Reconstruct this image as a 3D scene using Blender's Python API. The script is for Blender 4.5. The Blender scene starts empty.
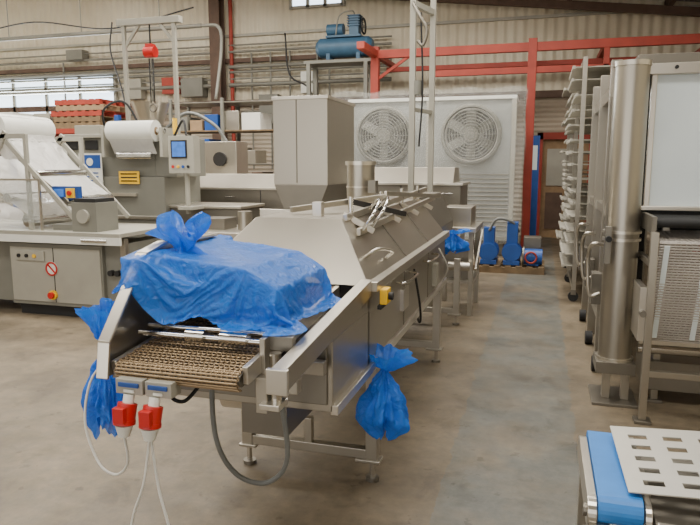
import bpy, bmesh, math, random
from mathutils import Vector, Matrix, noise
random.seed(4)
PI = math.pi

# ------------------------------------------------------------------ materials
def lin(c):
    return tuple(((x/255)/12.92 if x/255 <= .04045 else (((x/255)+.055)/1.055)**2.4) for x in c)

def mat(name, col, rough=.5, metal=0., var=.12, scale=6., bump=0., bscale=40., alpha=1., emis=None, es=1., stretch=None, rvar=0.):
    m = bpy.data.materials.new(name); m.use_nodes = True
    nt = m.node_tree; N = nt.nodes; L = nt.links
    p = N['Principled BSDF']
    c = lin(col)
    tc = N.new('ShaderNodeTexCoord')
    src = tc.outputs['Object']
    if stretch:
        mp = N.new('ShaderNodeMapping'); mp.inputs['Scale'].default_value = stretch
        L.new(src, mp.inputs['Vector']); src = mp.outputs['Vector']
    nz = N.new('ShaderNodeTexNoise'); nz.inputs['Scale'].default_value = scale; nz.inputs['Detail'].default_value = 4
    L.new(src, nz.inputs['Vector'])
    r = N.new('ShaderNodeValToRGB')
    r.color_ramp.elements[0].position = .3; r.color_ramp.elements[1].position = .7
    r.color_ramp.elements[0].color = tuple(x*(1-var) for x in c)+(1,)
    r.color_ramp.elements[1].color = tuple(min(1, x*(1+var)) for x in c)+(1,)
    L.new(nz.outputs['Fac'], r.inputs['Fac']); L.new(r.outputs['Color'], p.inputs['Base Color'])
    p.inputs['Roughness'].default_value = rough; p.inputs['Metallic'].default_value = metal
    p.inputs['Alpha'].default_value = alpha
    if rvar:
        mr = N.new('ShaderNodeMapRange'); mr.inputs['To Min'].default_value = rough-rvar; mr.inputs['To Max'].default_value = rough+rvar
        L.new(nz.outputs['Fac'], mr.inputs['Value']); L.new(mr.outputs[0], p.inputs['Roughness'])
    if bump:
        n2 = N.new('ShaderNodeTexNoise'); n2.inputs['Scale'].default_value = bscale; n2.inputs['Detail'].default_value = 4
        L.new(src, n2.inputs['Vector'])
        b = N.new('ShaderNodeBump'); b.inputs['Strength'].default_value = bump; b.inputs['Distance'].default_value = .02
        L.new(n2.outputs['Fac'], b.inputs['Height']); L.new(b.outputs['Normal'], p.inputs['Normal'])
    if emis:
        p.inputs['Emission Color'].default_value = lin(emis)+(1,); p.inputs['Emission Strength'].default_value = es
    return m

def plastic(name, col, alpha, rough=.22, bscale=14., bump=.8):
    m = bpy.data.materials.new(name); m.use_nodes = True
    nt = m.node_tree; N = nt.nodes; L = nt.links
    p = N['Principled BSDF']; out = N['Material Output']
    tc = N.new('ShaderNodeTexCoord')
    v = N.new('ShaderNodeTexNoise'); v.inputs['Scale'].default_value = bscale; v.inputs['Detail'].default_value = 5
    v.inputs['Distortion'].default_value = 1.6
    L.new(tc.outputs['Object'], v.inputs['Vector'])
    b = N.new('ShaderNodeBump'); b.inputs['Strength'].default_value = bump; b.inputs['Distance'].default_value = .03
    L.new(v.outputs['Fac'], b.inputs['Height'])
    c = lin(col); p.inputs['Base Color'].default_value = c+(1,)
    p.inputs['Roughness'].default_value = rough; p.inputs['Alpha'].default_value = alpha
    L.new(b.outputs['Normal'], p.inputs['Normal'])
    t = N.new('ShaderNodeBsdfTranslucent'); t.inputs['Color'].default_value = c+(1,)
    L.new(b.outputs['Normal'], t.inputs['Normal'])
    mx = N.new('ShaderNodeMixShader'); mx.inputs[0].default_value = .3*alpha
    L.new(p.outputs[0], mx.inputs[1]); L.new(t.outputs[0], mx.inputs[2]); L.new(mx.outputs[0], out.inputs['Surface'])
    return m

STEEL = mat('stainless_steel', (172,166,154), .33, .92, .05, 2, stretch=(1,1,.4), rvar=.05)
STEELD = mat('stainless_dull', (130,125,115), .42, .85, .10, 3, rvar=.06)
STEELL = mat('stainless_bright', (208,202,190), .28, .9, .06, 4)
CHROME = mat('chrome', (215,213,208), .12, 1, .05)
WIRE = mat('belt_wire', (158,136,106), .4, .6, .15, 30)
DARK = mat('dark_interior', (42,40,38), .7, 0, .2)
BLACK = mat('black_rubber', (26,26,27), .6, 0, .2)
GREYM = mat('grey_paint_machine', (122,121,112), .5, .1, .08, 3)
GREYL = mat('grey_light_paint', (162,159,147), .5, .1, .08, 3)
GREYE = mat('galvanised_casing', (150,152,148), .45, .4, .08, 3)
WHITE = mat('white_plastic', (224,224,216), .4, 0, .04)
WHITEP = mat('white_panel', (222,232,234), .4, 0, .05, 2)
RED = mat('red_paint', (190,28,24), .4, 0, .1)
REDOX = mat('red_oxide_steel', (156,58,44), .6, 0, .15, 4)
BROWN = mat('brown_steel', (92,72,60), .7, 0, .2, 5)
BLUE = mat('blue_paint', (30,76,150), .45, 0, .15, 6)
BLUEB = mat('blue_belt', (44,122,200), .45, 0, .08, 12)
TEALT = mat('compressor_blue', (52,86,112), .5, 0, .15)
YELL = mat('yellow_sign', (240,190,30), .5, 0, .05)
WOOD = mat('pallet_wood', (118,98,72), .8, 0, .25, 8)
CARD = mat('cardboard', (150,124,94), .85, 0, .15, 8)
CABLEW = mat('cable_grey_white', (205,203,196), .5, 0, .05)
HOSE = mat('hose_grey', (112,114,112), .5, 0, .1)
SCREEN = mat('hmi_screen', (60,110,190), .25, 0, .2, 20, emis=(70,120,210), es=.4)
BAG = plastic('blue_polythene', (40,128,236), .84, .18, 26., .5)
WRAP = plastic('clear_wrap', (228,230,226), .12, .18, 5., .9)
FILM = plastic('white_film', (236,234,230), .72, .25, 8., .5)
ACRY = plastic('clear_acrylic', (220,228,228), .14, .05, 1., .02)
GLASSW = mat('window_daylight', (215,232,245), .3, 0, .15, 1.2, emis=(214,232,248), es=4.)

# ------------------------------------------------------------------ builder
def crm(pts, res=8):
    P = [Vector(p) for p in pts]
    if len(P) < 3: return P
    Q = [P[0]*2-P[1]]+P+[P[-1]*2-P[-2]]
    out = []
    for i in range(1, len(Q)-2):
        a, b, c, d = Q[i-1:i+3]
        for k in range(res):
            t = k/res
            out.append(.5*((2*b)+(c-a)*t+(2*a-5*b+4*c-d)*t*t+(3*b-a-3*c+d)*t**3))
    out.append(P[-1]); return out

class B:
    def __init__(s, name, parent=None):
        s.name = name; s.bm = bmesh.new(); s.mats = []; s.parent = parent
    def add(s, verts, faces, m, smooth=False):
        if m not in s.mats: s.mats.append(m)
        i = s.mats.index(m)
        vs = [s.bm.verts.new(v) for v in verts]
        for f in faces:
            try:
                fc = s.bm.faces.new([vs[k] for k in f]); fc.material_index = i; fc.smooth = smooth
            except ValueError: pass
        return s
    def box(s, x0, x1, y0, y1, z0, z1, m, M=None):
        v = [Vector((x, y, z)) for z in (z0, z1) for x, y in ((x0, y0), (x1, y0), (x1, y1), (x0, y1))]
        if M is not None: v = [M @ p for p in v]
        return s.add(v, [(3,2,1,0), (4,5,6,7), (0,1,5,4), (1,2,6,5), (2,3,7,6), (3,0,4,7)], m)
    def beam(s, p, q, w, h, m):
        p = Vector(p); q = Vector(q); d = (q-p).normalized()
        up = Vector((0, 0, 1)) if abs(d.z) < .95 else Vector((0, 1, 0))
        r = d.cross(up).normalized(); u = r.cross(d).normalized()
        v = []
        for c in (p, q):
            for a, b in ((-1,-1), (1,-1), (1,1), (-1,1)): v.append(c+r*a*w/2+u*b*h/2)
        return s.add(v, [(0,1,2,3), (7,6,5,4), (0,4,5,1), (1,5,6,2), (2,6,7,3), (3,7,4,0)], m)
    def cyl(s, p, q, r, m, n=20, r2=None):
        p = Vector(p); q = Vector(q); d = (q-p).normalized(); r2 = r if r2 is None else r2
        up = Vector((0, 0, 1)) if abs(d.z) < .95 else Vector((0, 1, 0))
        a = d.cross(up).normalized(); b = a.cross(d)
        v = [p+(a*math.cos(2*PI*i/n)+b*math.sin(2*PI*i/n))*r for i in range(n)]
        v += [q+(a*math.cos(2*PI*i/n)+b*math.sin(2*PI*i/n))*r2 for i in range(n)]
        s.add(v, [(i, (i+1) % n, n+(i+1) % n, n+i) for i in range(n)], m, True)
        s.add(v[:n], [tuple(range(n))[::-1]], m); s.add(v[n:], [tuple(range(n))], m)
        return s
    def tube(s, pts, r, m, n=8, res=8, closed=False):
        P = crm(pts, res) if res > 1 else [Vector(p) for p in pts]
        L = len(P); v = []
        prev = None
        for i, c in enumerate(P):
            d = (P[min(i+1, L-1)]-P[max(i-1, 0)])
            if closed: d = P[(i+1) % L]-P[i-1]
            d = d.normalized() if d.length > 0 else Vector((0, 0, 1))
            if prev is None:
                up = Vector((0, 0, 1)) if abs(d.z) < .9 else Vector((1, 0, 0))
                a = d.cross(up).normalized()
            else: a = (prev-d*prev.dot(d)).normalized()
            prev = a; b = a.cross(d)
            v += [c+(a*math.cos(2*PI*k/n)+b*math.sin(2*PI*k/n))*r for k in range(n)]
        F = []
        for i in range(L if closed else L-1):
            j = (i+1) % L
            F += [(i*n+k, i*n+(k+1) % n, j*n+(k+1) % n, j*n+k) for k in range(n)]
        if not closed: F += [tuple(range(n))[::-1], tuple((L-1)*n+k for k in range(n))]
        return s.add(v, F, m, True)
    def ring(s, c, R, r, ax, m, n=32, k=6):
        c = Vector(c); ax = Vector(ax).normalized()
        up = Vector((0, 0, 1)) if abs(ax.z) < .9 else Vector((1, 0, 0))
        a = ax.cross(up).normalized(); b = a.cross(ax)
        return s.tube([c+(a*math.cos(2*PI*i/n)+b*math.sin(2*PI*i/n))*R for i in range(n)], r, m, k, 1, True)
    def prism(s, poly, vec, m):
        n = len(poly); vec = Vector(vec)
        v = [Vector(p) for p in poly]+[Vector(p)+vec for p in poly]
        return s.add(v, [tuple(range(n))[::-1], tuple(range(n, 2*n))]+[(i, (i+1) % n, n+(i+1) % n, n+i) for i in range(n)], m)
    def surf(s, f, nu, nv, m, cu=False, smooth=True):
        v = [f(i/(nu if cu else nu-1), j/(nv-1)) for j in range(nv) for i in range(nu)]
        F = []
        for j in range(nv-1):
            for i in range(nu if cu else nu-1):
                F.append((j*nu+i, j*nu+(i+1) % nu, (j+1)*nu+(i+1) % nu, (j+1)*nu+i))
        return s.add(v, F, m, smooth)
    def done(s, bevel=0., solid=0.):
        bmesh.ops.recalc_face_normals(s.bm, faces=s.bm.faces)
        me = bpy.data.meshes.new(s.name); s.bm.to_mesh(me); s.bm.free()
        for m in s.mats: me.materials.append(m)
        o = bpy.data.objects.new(s.name, me); bpy.context.scene.collection.objects.link(o)
        if s.parent: o.parent = s.parent
        if solid:
            k = o.modifiers.new('solid', 'SOLIDIFY'); k.thickness = solid
        if bevel:
            k = o.modifiers.new('bevel', 'BEVEL'); k.width = bevel; k.segments = 2; k.limit_method = 'ANGLE'; k.angle_limit = math.radians(50)
        return o

def group(name):
    e = bpy.data.objects.new(name, None); bpy.context.scene.collection.objects.link(e); return e

# ------------------------------------------------------------------ draped sheet over the boxed infeed (cloth drape, done first in the empty scene)
def drape_sheet():
    cols = []
    def coll(b):
        o = b.done(); md = o.modifiers.new('col','COLLISION'); o.collision.thickness_outer = .006; o.collision.cloth_friction = 60
        cols.append(o)
    b = B('tmp_c1')
    b.prism([(-1.35,2.0,1.04),(-.90,2.0,1.02),(-.86,2.0,1.06),(-.86,2.0,1.17),(-.97,2.0,1.235),(-1.35,2.0,1.275)],(0,.50,0),STEELD); coll(b)
    b = B('tmp_c2'); b.box(-1.44,-.66,1.7,2.7,.95,1.035,STEELD); coll(b)
    b = B('tmp_c3'); b.box(-1.46,-1.35,1.9,2.75,.9,1.27,STEELD); coll(b)
    nx, ny = 88, 84
    bs = B('blue_plastic_bag')
    def f(u,v):
        x = -1.46+u*.80; y = 1.74+v*.88
        k = noise.noise(Vector((u*5,v*5,3)))*.03+noise.noise(Vector((u*13,v*11,7)))*.016
        return Vector((x+.02*math.sin(v*11)*(abs(u-.5)*2),y+.03*math.sin(u*15)*(abs(v-.5)*2),1.335+k))
    bs.surf(f,nx,ny,BAG)
    o = bs.done()
    md = o.modifiers.new('cloth','CLOTH'); s = md.settings
    s.quality = 7; s.mass = .15; s.tension_stiffness = 15; s.compression_stiffness = 15; s.shear_stiffness = 9; s.bending_stiffness = .5
    s.air_damping = 1.5; s.tension_damping = 8; s.bending_damping = .6
    md.collision_settings.distance_min = .004; md.collision_settings.collision_quality = 3
    md.collision_settings.use_self_collision = True; md.collision_settings.self_distance_min = .004
    sc = bpy.context.scene
    md.point_cache.frame_start = 1; md.point_cache.frame_end = 60
    for fr in range(1,32): sc.frame_set(fr)
    dg = bpy.context.evaluated_depsgraph_get()
    me = bpy.data.meshes.new_from_object(o.evaluated_get(dg))
    o.modifiers.clear(); o.data = me
    for c in cols: bpy.data.objects.remove(c, do_unlink=True)
    sc.frame_set(1)
    sub = o.modifiers.new('sub','SUBSURF'); sub.levels = 1; sub.render_levels = 1
    return o
SHEET = drape_sheet()

# ------------------------------------------------------------------ room shell
def floor_mat():
    m = bpy.data.materials.new('painted_concrete'); m.use_nodes = True
    nt = m.node_tree; N = nt.nodes; L = nt.links; p = N['Principled BSDF']
    tc = N.new('ShaderNodeTexCoord'); sx = N.new('ShaderNodeSeparateXYZ'); L.new(tc.outputs['Object'], sx.inputs[0])
    def nz(sc, det=8, dist=0.):
        n = N.new('ShaderNodeTexNoise'); n.inputs['Scale'].default_value = sc; n.inputs['Detail'].default_value = det
        n.inputs['Roughness'].default_value = .65; n.inputs['Distortion'].default_value = dist
        L.new(tc.outputs['Object'], n.inputs['Vector']); return n.outputs['Fac']
    def ramp(f, a, b, ca, cb):
        r = N.new('ShaderNodeValToRGB'); r.color_ramp.elements[0].position = a; r.color_ramp.elements[1].position = b
        r.color_ramp.elements[0].color = ca; r.color_ramp.elements[1].color = cb; L.new(f, r.inputs['Fac']); return r.outputs['Color']
    def mixc(f, a, b, t='MIX'):
        x = N.new('ShaderNodeMix'); x.data_type = 'RGBA'; x.blend_type = t
        if isinstance(f, float): x.inputs[0].default_value = f
        else: L.new(f, x.inputs[0])
        L.new(a, x.inputs[6]); L.new(b, x.inputs[7]); return x.outputs[2]
    def math_(op, a, b):
        x = N.new('ShaderNodeMath'); x.operation = op
        for i, q in enumerate((a, b)):
            if isinstance(q, (int, float)): x.inputs[i].default_value = q
            else: L.new(q, x.inputs[i])
        return x.outputs[0]
    base = ramp(nz(1.1), .35, .68, lin((104,93,76))+(1,), lin((136,123,102))+(1,))
    fine = ramp(nz(16, 10), .3, .7, (.68,.68,.68,1), (1.08,1.07,1.05,1))
    base = mixc(1., base, fine, 'MULTIPLY')
    blue = ramp(nz(3.5), .3, .7, lin((92,94,90))+(1,), lin((114,116,110))+(1,))
    blue = mixc(1., blue, fine, 'MULTIPLY')
    wob = math_('MULTIPLY', math_('SUBTRACT', nz(5), .5), .12)
    xx = math_('ADD', sx.outputs['X'], wob)
    m1 = math_('MULTIPLY', math_('GREATER_THAN', xx, -.42), math_('LESS_THAN', xx, .26))
    wear = math_('MULTIPLY', m1, ramp(nz(2.3), .36, .6, (.3,.3,.3,1), (.95,.95,.95,1)))
    c = mixc(wear, base, blue)
    stains = ramp(nz(.8, 6), .46, .64, (1,1,1,1), (.66,.65,.63,1))
    c = mixc(1., c, stains, 'MULTIPLY')
    st2 = ramp(nz(3.2, 9, .6), .54, .64, (1,1,1,1), (.76,.75,.74,1))
    c = mixc(1., c, st2, 'MULTIPLY')
    st3 = ramp(nz(9, 3), .64, .68, (1,1,1,1), (.72,.7,.68,1))
    c = mixc(1., c, st3, 'MULTIPLY')
    L.new(c, p.inputs['Base Color'])
    L.new(ramp(nz(4), .3, .7, (.38,.38,.38,1), (.65,.65,.65,1)), p.inputs['Roughness'])
    bp = N.new('ShaderNodeBump'); bp.inputs['Strength'].default_value = .15; bp.inputs['Distance'].default_value = .01
    L.new(nz(30), bp.inputs['Height']); L.new(bp.outputs[0], p.inputs['Normal'])
    return m

def clad_mat(name, col, col2, axis='X', freq=5., bs=.5):
    m = bpy.data.materials.new(name); m.use_nodes = True
    nt = m.node_tree; N = nt.nodes; L = nt.links; p = N['Principled BSDF']
    tc = N.new('ShaderNodeTexCoord')
    w = N.new('ShaderNodeTexWave'); w.bands_direction = axis; w.inputs['Scale'].default_value = freq; w.inputs['Distortion'].default_value = 0
    L.new(tc.outputs['Object'], w.inputs['Vector'])
    nz = N.new('ShaderNodeTexNoise'); nz.inputs['Scale'].default_value = .8; nz.inputs['Detail'].default_value = 7
    L.new(tc.outputs['Object'], nz.inputs['Vector'])
    r = N.new('ShaderNodeValToRGB'); r.color_ramp.elements[0].position = .3; r.color_ramp.elements[1].position = .65
    r.color_ramp.elements[0].color = lin(col2)+(1,); r.color_ramp.elements[1].color = lin(col)+(1,)
    L.new(nz.outputs['Fac'], r.inputs['Fac']); L.new(r.outputs['Color'], p.inputs['Base Color'])
    b = N.new('ShaderNodeBump'); b.inputs['Strength'].default_value = bs; b.inputs['Distance'].default_value = .06
    L.new(w.outputs['Fac'], b.inputs['Height']); L.new(b.outputs[0], p.inputs['Normal'])
    p.inputs['Roughness'].default_value = .6
    return m

CLAD = clad_mat('cream_cladding', (224,216,194), (202,192,168), 'X', 1.5, .6)
CEILM = clad_mat('roof_sheet', (130,112,94), (108,92,78), 'Y', 4)
LOWW = clad_mat('painted_block_wall', (186,174,155), (156,142,124), 'Z', 3, .4)

b = B('floor'); b.box(-17, 3.8, -4, 15, -.1, 0, floor_mat()); b.done()
def roofz(x): return 4.8+.12*(3.3-x)
b = B('wall_back')
b.prism([(-17,15,3.1), (3.8,15,3.1), (3.8,15,roofz(3.8)), (-17,15,roofz(-17))], (0,.2,0), CLAD)
b.prism([(-17,15,0), (3.8,15,0), (3.8,15,3.1), (-17,15,3.1)], (0,.2,0), LOWW)
b.done()
b = B('wall_right'); b.box(3.8, 4, -4, 15.2, 0, roofz(3.8), CLAD); b.done()
b = B('wall_left'); b.box(-17.2, -17, -4, 15.2, 0, roofz(-17), CLAD); b.done()
b = B('wall_front')   # behind the camera, with a wide open roller-door bay
b.box(-17, -7, -4.2, -4, 0, 5.2, LOWW); b.box(1.8, 3.8, -4.2, -4, 0, 4.8, LOWW); b.box(-7, 1.8, -4.2, -4, 3.6, 5.0, LOWW); b.done()
b = B('ceiling')
for y0, y1 in ((-4.2,.4),(2.0,4.6), (6.2,8.8), (10.4,15.2)):
    b.prism([(-17.2,y0,roofz(-17.2)+.01), (4,y0,roofz(4)+.01), (4,y0,roofz(4)+.1), (-17.2,y0,roofz(-17.2)+.1)], (0,y1-y0,0), CEILM)
b.done()
b = B('roof_purlins')
for x in (-15.5,-13.5,-11.5,-9.5,-7.5,-5.5,-3.5,-1.5,.4,2.3):
    b.box(x-.05, x+.05, 2.6, 14.95, roofz(x)-.2, roofz(x)-.02, BROWN)
for y in (5.4, 9.6, 14.6):
    b.beam((-16.9,y,roofz(-16.9)-.28), (3.7,y,roofz(3.7)-.28), .12, .16, BROWN)
b.done()
b = B('steel_column')
def hcol(b, x, y, z1, w=.28):
    b.box(x-w/2, x+w/2, y-.14, y-.11, 0, z1, BROWN); b.box(x-w/2, x+w/2, y+.11, y+.14, 0, z1, BROWN)
    b.box(x-.02, x+.02, y-.11, y+.11, 0, z1, BROWN); b.box(x-.2, x+.2, y-.19, y+.19, 0, .03, BROWN)
hcol(b, -7.75, 14.7, 5.65); b.done(.004)
b = B('trim_1')
b.box(-17, 3.8, 14.9, 14.99, 3.05, 3.2, BROWN)
b.box(-17, -3.5, 14.88, 14.99, 4.10, 4.20, BROWN)
b.box(-17, 3.8, 14.93, 14.99, 4.72, 4.78, GREYL)
b.done()
b = B('wall_conduit_pipes')
for z, r in ((3.98,.045), (3.86,.03), (4.34,.03), (3.55,.05), (2.9,.03), (4.5,.02), (3.7,.02)):
    b.cyl((-16.5,14.84-r,z), (-7.95,14.84-r,z), r, GREYM, 10); b.cyl((-7.5,14.84-r,z), (-3.4,14.84-r,z), r, GREYM, 10)
for x in (-12.4,-9.7,-6.9,-6.4,-5.9,-5.2,-4.9,-3.9): b.cyl((x,14.82,1.5), (x,14.82,4.3), .025, GREYM, 8)
b.cyl((-7.45,14.85,.3), (-7.45,14.85,5.6), .05, REDOX, 8)
b.box(-6.7,-6.2,14.75,14.98,2.6,3.3,GREYM); b.box(-10.5,-10.0,14.75,14.98,3.3,3.8,GREYL); b.box(-5.6,-5.3,14.75,14.98,3.3,3.8,WHITE)
b.box(-9.4,-8.9,14.78,14.98,3.4,3.8,REDOX); b.box(-8.8,-8.2,14.7,14.98,3.3,3.75,GREYM); b.box(-12.2,-11.7,14.7,14.98,4.35,4.6,GREYM)
b.done()
b = B('overhead_pipework')
for z,y in ((4.50,12.6),): b.cyl((-15.5,y,z),(-7.0,y,z),.045,GREYM,12)
b.tube([(-15,12.3,4.9),(-13,12.3,4.6),(-11,12.3,4.75),(-9,12.3,4.5),(-7,12.3,4.8)],.016,BLACK,6)
b.tube([(-8.9,12.2,4.6),(-8.9,12.1,4.0),(-8.6,12,3.2),(-8.5,12,2.6)],.016,BLACK,6)
b.tube([(-7.0,12.6,4.50),(-6.6,12.6,4.45),(-6.55,12.6,4.0),(-6.55,12.3,2.95)],.035,GREYM,10)
b.tube([(-5.6,13.8,4.5),(-5.5,13.8,3.6),(-5.0,13.8,3.2),(-4.95,13.8,2.0)],.02,BLACK,8)
for x in (-14,-12,-10,-8): b.cyl((x,12.6,4.5),(x,12.6,roofz(x)-.02),.012,GREYM,6)
b.done()
def window(name, x0, x1, z0, z1, n):
    b = B(name); b.box(x0, x1, 14.95, 14.98, z0, z1, GLASSW)
    for i in range(n+1):
        x = x0+(x1-x0)*i/n; b.box(x-.04, x+.04, 14.9, 14.99, z0-.04, z1+.04, GREYL)
    for z in (z0, (z0+z1)/2+.2, z1): b.box(x0, x1, 14.9, 14.99, z-.03, z+.03, GREYL)
    b.done()
window('window_1', -16.4, -10.9, 2.95, 3.95, 5)
window('window_2', -5.9, -4.6, 5.3, 5.7, 3)
b = B('door_1')
b.box(-.0,.95,14.9,14.96,0,2.15,CARD); b.box(-.12,-.0,14.8,14.97,0,2.3,REDOX); b.box(.95,1.07,14.8,14.97,0,2.3,REDOX); b.box(-.12,1.07,14.8,14.97,2.15,2.3,REDOX)
b.box(.1,.45,14.87,14.9,.2,1.0,BROWN); b.box(.5,.85,14.87,14.9,.2,1.0,BROWN); b.box(.1,.85,14.87,14.9,1.15,1.95,GREYL); b.cyl((.88,14.9,1),(.88,14.82,1),.03,CHROME,10); b.done()
b = B('blue_banner_stand')
b.box(-.30,-.06,14.0,14.04,.08,2.2,BLUE); b.box(-.27,-.10,13.99,14.0,1.5,2.0,WHITEP); b.box(-.36,0,13.9,14.15,0,.08,GREYM); b.done()

# ------------------------------------------------------------------ red steel frame
b = B('red_steel_frame')
Y = 13
b.box(-3.4,3.5,Y-.06,Y+.06,3.72,3.88,REDOX); b.box(-2.2,3.5,Y-.05,Y+.05,3.32,3.44,REDOX)
for x in (-3.32,-.26,2.9):
    b.box(x-.08,x+.08,Y-.08,Y+.08,0.02,3.95,REDOX); b.box(x-.15,x+.15,Y-.15,Y+.15,0,.02,REDOX)
b.beam((-3.3,Y,3.3),(-2.6,Y,3.76),.05,.06,REDOX)
b.box(-3.4,-3.25,11.9,Y,3.74,3.87,REDOX); b.box(-2.2,-2.1,Y-.05,Y+.05,3.36,3.76,REDOX)
b.box(1.0,1.1,Y-.05,Y+.05,0,3.76,REDOX)
for x in (-3.32,-.26,1.05,2.9): b.box(x-.05,x+.05,Y,14.85,3.76,3.86,REDOX)
b.box(-3.4,3.5,14.3,14.4,3.64,3.74,REDOX)
b.done(.006)

# ------------------------------------------------------------------ air compressor on platform
g = group('air_compressor')
b = B('tank', g); x0, x1, y, z = -4.68,-3.43,13.3,4.03
b.cyl((x0+.1,y,z),(x1-.1,y,z),.2,TEALT,28); b.cyl((x0+.02,y,z),(x0+.1,y,z),.13,TEALT,28,.2); b.cyl((x1-.1,y,z),(x1-.02,y,z),.2,TEALT,28,.13)
for x in (x0+.3,x1-.3): b.box(x-.04,x+.04,y-.16,y+.16,3.76,3.9,TEALT)
b.box(x0+.25,x1-.25,y-.15,y+.15,4.22,4.26,TEALT)
b.done()
b = B('pump_and_motor', g)
b.cyl((-4.43,y,4.39),(-4.08,y,4.39),.12,TEALT,20); b.box(-3.93,-3.73,y-.12,y+.12,4.26,4.63,TEALT)
for i in range(5): b.box(-3.97,-3.69,y-.15,y+.15,4.43+i*.05,4.445+i*.05,TEALT)
b.ring((-3.65,y,4.43),.15,.02,(1,0,0),BLACK); b.cyl((-3.66,y,4.43),(-3.63,y,4.43),.03,STEELD)
b.tube([(-3.83,y,4.65),(-3.88,y-.1,4.73),(-4.13,y-.15,4.63),(-4.23,y-.1,4.23)],.015,GREYM); b.done()
b = B('platform', g)
b.box(-4.9,-3.42,13.08,13.65,3.70,3.76,GREYM)
for x in (-4.8,-3.55):
    for yy in (13.12,13.55): b.box(x-.04,x+.04,yy-.04,yy+.04,0,3.70,GREYM)
b.done()

# ------------------------------------------------------------------ evaporator with two fans
g = group('twin_fan_evaporator')
b = B('casing', g); Yf = 11.5
b.box(-3.40,-.50,Yf+.05,12.3,.35,2.72,GREYE)
b.box(-3.45,-.45,Yf,12.35,2.72,2.78,WHITE); b.box(-3.45,-.45,Yf,12.35,.28,.35,GREYM)
for x in (-3.41,-1.96,-.49): b.box(x-.04,x+.04,Yf,Yf+.05,.35,2.72,GREYL)
for x in (-3.25,-.65):
    for yy in (11.7,12.2): b.box(x-.05,x+.05,yy-.05,yy+.05,0,.28,STEELD)
for i in range(14): b.box(-3.35,-.55,Yf+.03,Yf+.05,.45+i*.075,.47+i*.075,STEELD)
b.done(.006)
for cx in (-2.75,-1.2):
    b = B('fan', g); c = Vector((cx,Yf,2.12))
    b.cyl(c+Vector((0,.06,0)),c+Vector((0,-.06,0)),.5,STEELL,40,.47)
    b.cyl(c+Vector((0,-.061,0)),c+Vector((0,-.063,0)),.44,DARK,40)
    b.cyl(c+Vector((0,-.13,0)),c+Vector((0,-.063,0)),.13,GREYL,20)
    for k in range(6):
        a = k*PI/3
        M = Matrix.Translation(c+Vector((0,-.10,0))) @ Matrix.Rotation(a,4,'Y') @ Matrix.Translation((0,0,.26)) @ Matrix.Rotation(.5,4,'Z')
        b.box(-.09,.09,-.006,.006,-.16,.16,GREYM,M)
    for i in range(9): b.ring(c+Vector((0,-.17-.02*(1-i/9),0)),.07+.05*i,.008,(0,1,0),GREYM,36,5)
    for k in range(12):
        a = k*PI/6
        b.cyl(c+Vector((0,-.19,0)),c+Vector((math.cos(a)*.48,-.16,math.sin(a)*.48)),.006,GREYM,5)
    b.ring(c+Vector((0,-.10,0)),.49,.035,(0,1,0),GREYM,40,8)
    b.done()
b = B('clear_wrapping', g)
def wr(u,v):
    x = -3.62+u*3.3; z = .25+v*2.62
    k = noise.noise(Vector((x*2,0,z*1.2)))*.09+noise.noise(Vector((x*6,3,z*1.5)))*.05
    return Vector((x+k*.6,11.18+k,z+.02*math.sin(x*9)))
b.surf(wr,80,50,WRAP)
def wt(u,v):
    p = wr(u,1); return Vector((p.x,p.y+v*1.1,2.87+.02*math.sin(u*20)))
b.surf(wt,40,6,WRAP)
def wsd(u,v):
    k = noise.noise(Vector((u*3,8,v*3)))*.07
    return Vector((-.32+k,11.2+u*1.1,.25+v*2.62))
b.surf(wsd,20,20,WRAP)
b.done()

# ------------------------------------------------------------------ main tunnel machine
g = group('tunnel_conveyor_machine')
xr, xl = -.72, -1.6
b = B('hood', g)
def hood(b, y0, y1, yr0, zs, zt, xr, xl, xrr, xrl, zb, m):
    v = [(xl,y0,zb),(xr,y0,zb),(xr,y0,zs),(xrr,yr0,zt),(xrl,yr0,zt),(xl,y0,zs),
         (xl,y1,zb),(xr,y1,zb),(xr,y1,zs),(xrr,y1,zt),(xrl,y1,zt),(xl,y1,zs)]
    b.add([Vector(p) for p in v], [(2,3,4,5),(0,6,7,1),(1,7,8,2),(2,8,9,3),(3,9,10,4),(4,10,11,5),(5,11,6,0),(6,11,10,9,8,7)], m)
hood(b,2.72,5.1,3.02,1.065,1.335,xr,xl,-.94,-1.40,.67,STEEL)
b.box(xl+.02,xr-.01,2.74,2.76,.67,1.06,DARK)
hood(b,5.12,6.5,5.12,1.05,1.33,xr-.12,xl,-.97,-1.36,.75,STEELD)
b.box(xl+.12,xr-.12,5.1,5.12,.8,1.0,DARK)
for y in (3.5,4.3): b.box(xr-.002,xr+.004,y-.006,y+.006,.68,1.05,STEELD)
for y in (3.6,4.35): b.beam((xr+.002,y,1.066),(-.938,y,1.337),.012,.008,STEELD)
b.box(xr-.01,xr+.035,2.74,5.12,1.035,1.08,STEELL)
b.box(xr-.01,xr+.02,2.2,5.12,.66,.70,STEELL)
for y in (3.5,4.0,4.5,5.0):
    b.box(-.99,-.95,y-.04,y+.04,1.32,1.355,STEELL)
b.done(.004)
b = B('lower_body', g)
b.box(-1.42,xr,2.2,2.74,.67,.95,STEEL)
b.box(-1.40,xr-.02,2.19,2.2,.70,.93,STEELD)
b.prism([(xr,2.2,.95),(xr,2.74,.95),(xr,2.74,1.06),(xr,2.5,1.03)],(-.02,0,0),STEEL)
b.box(-1.2,-.9,3.3,4.6,.5,.67,STEELD)
b.done(.004)
b = B('stack_cylinder', g)
b.cyl((-1.17,4.2,1.33),(-1.17,4.2,1.62),.095,STEEL,32); b.cyl((-1.17,4.2,1.6),(-1.17,4.2,1.625),.105,STEELL,32)
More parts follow.
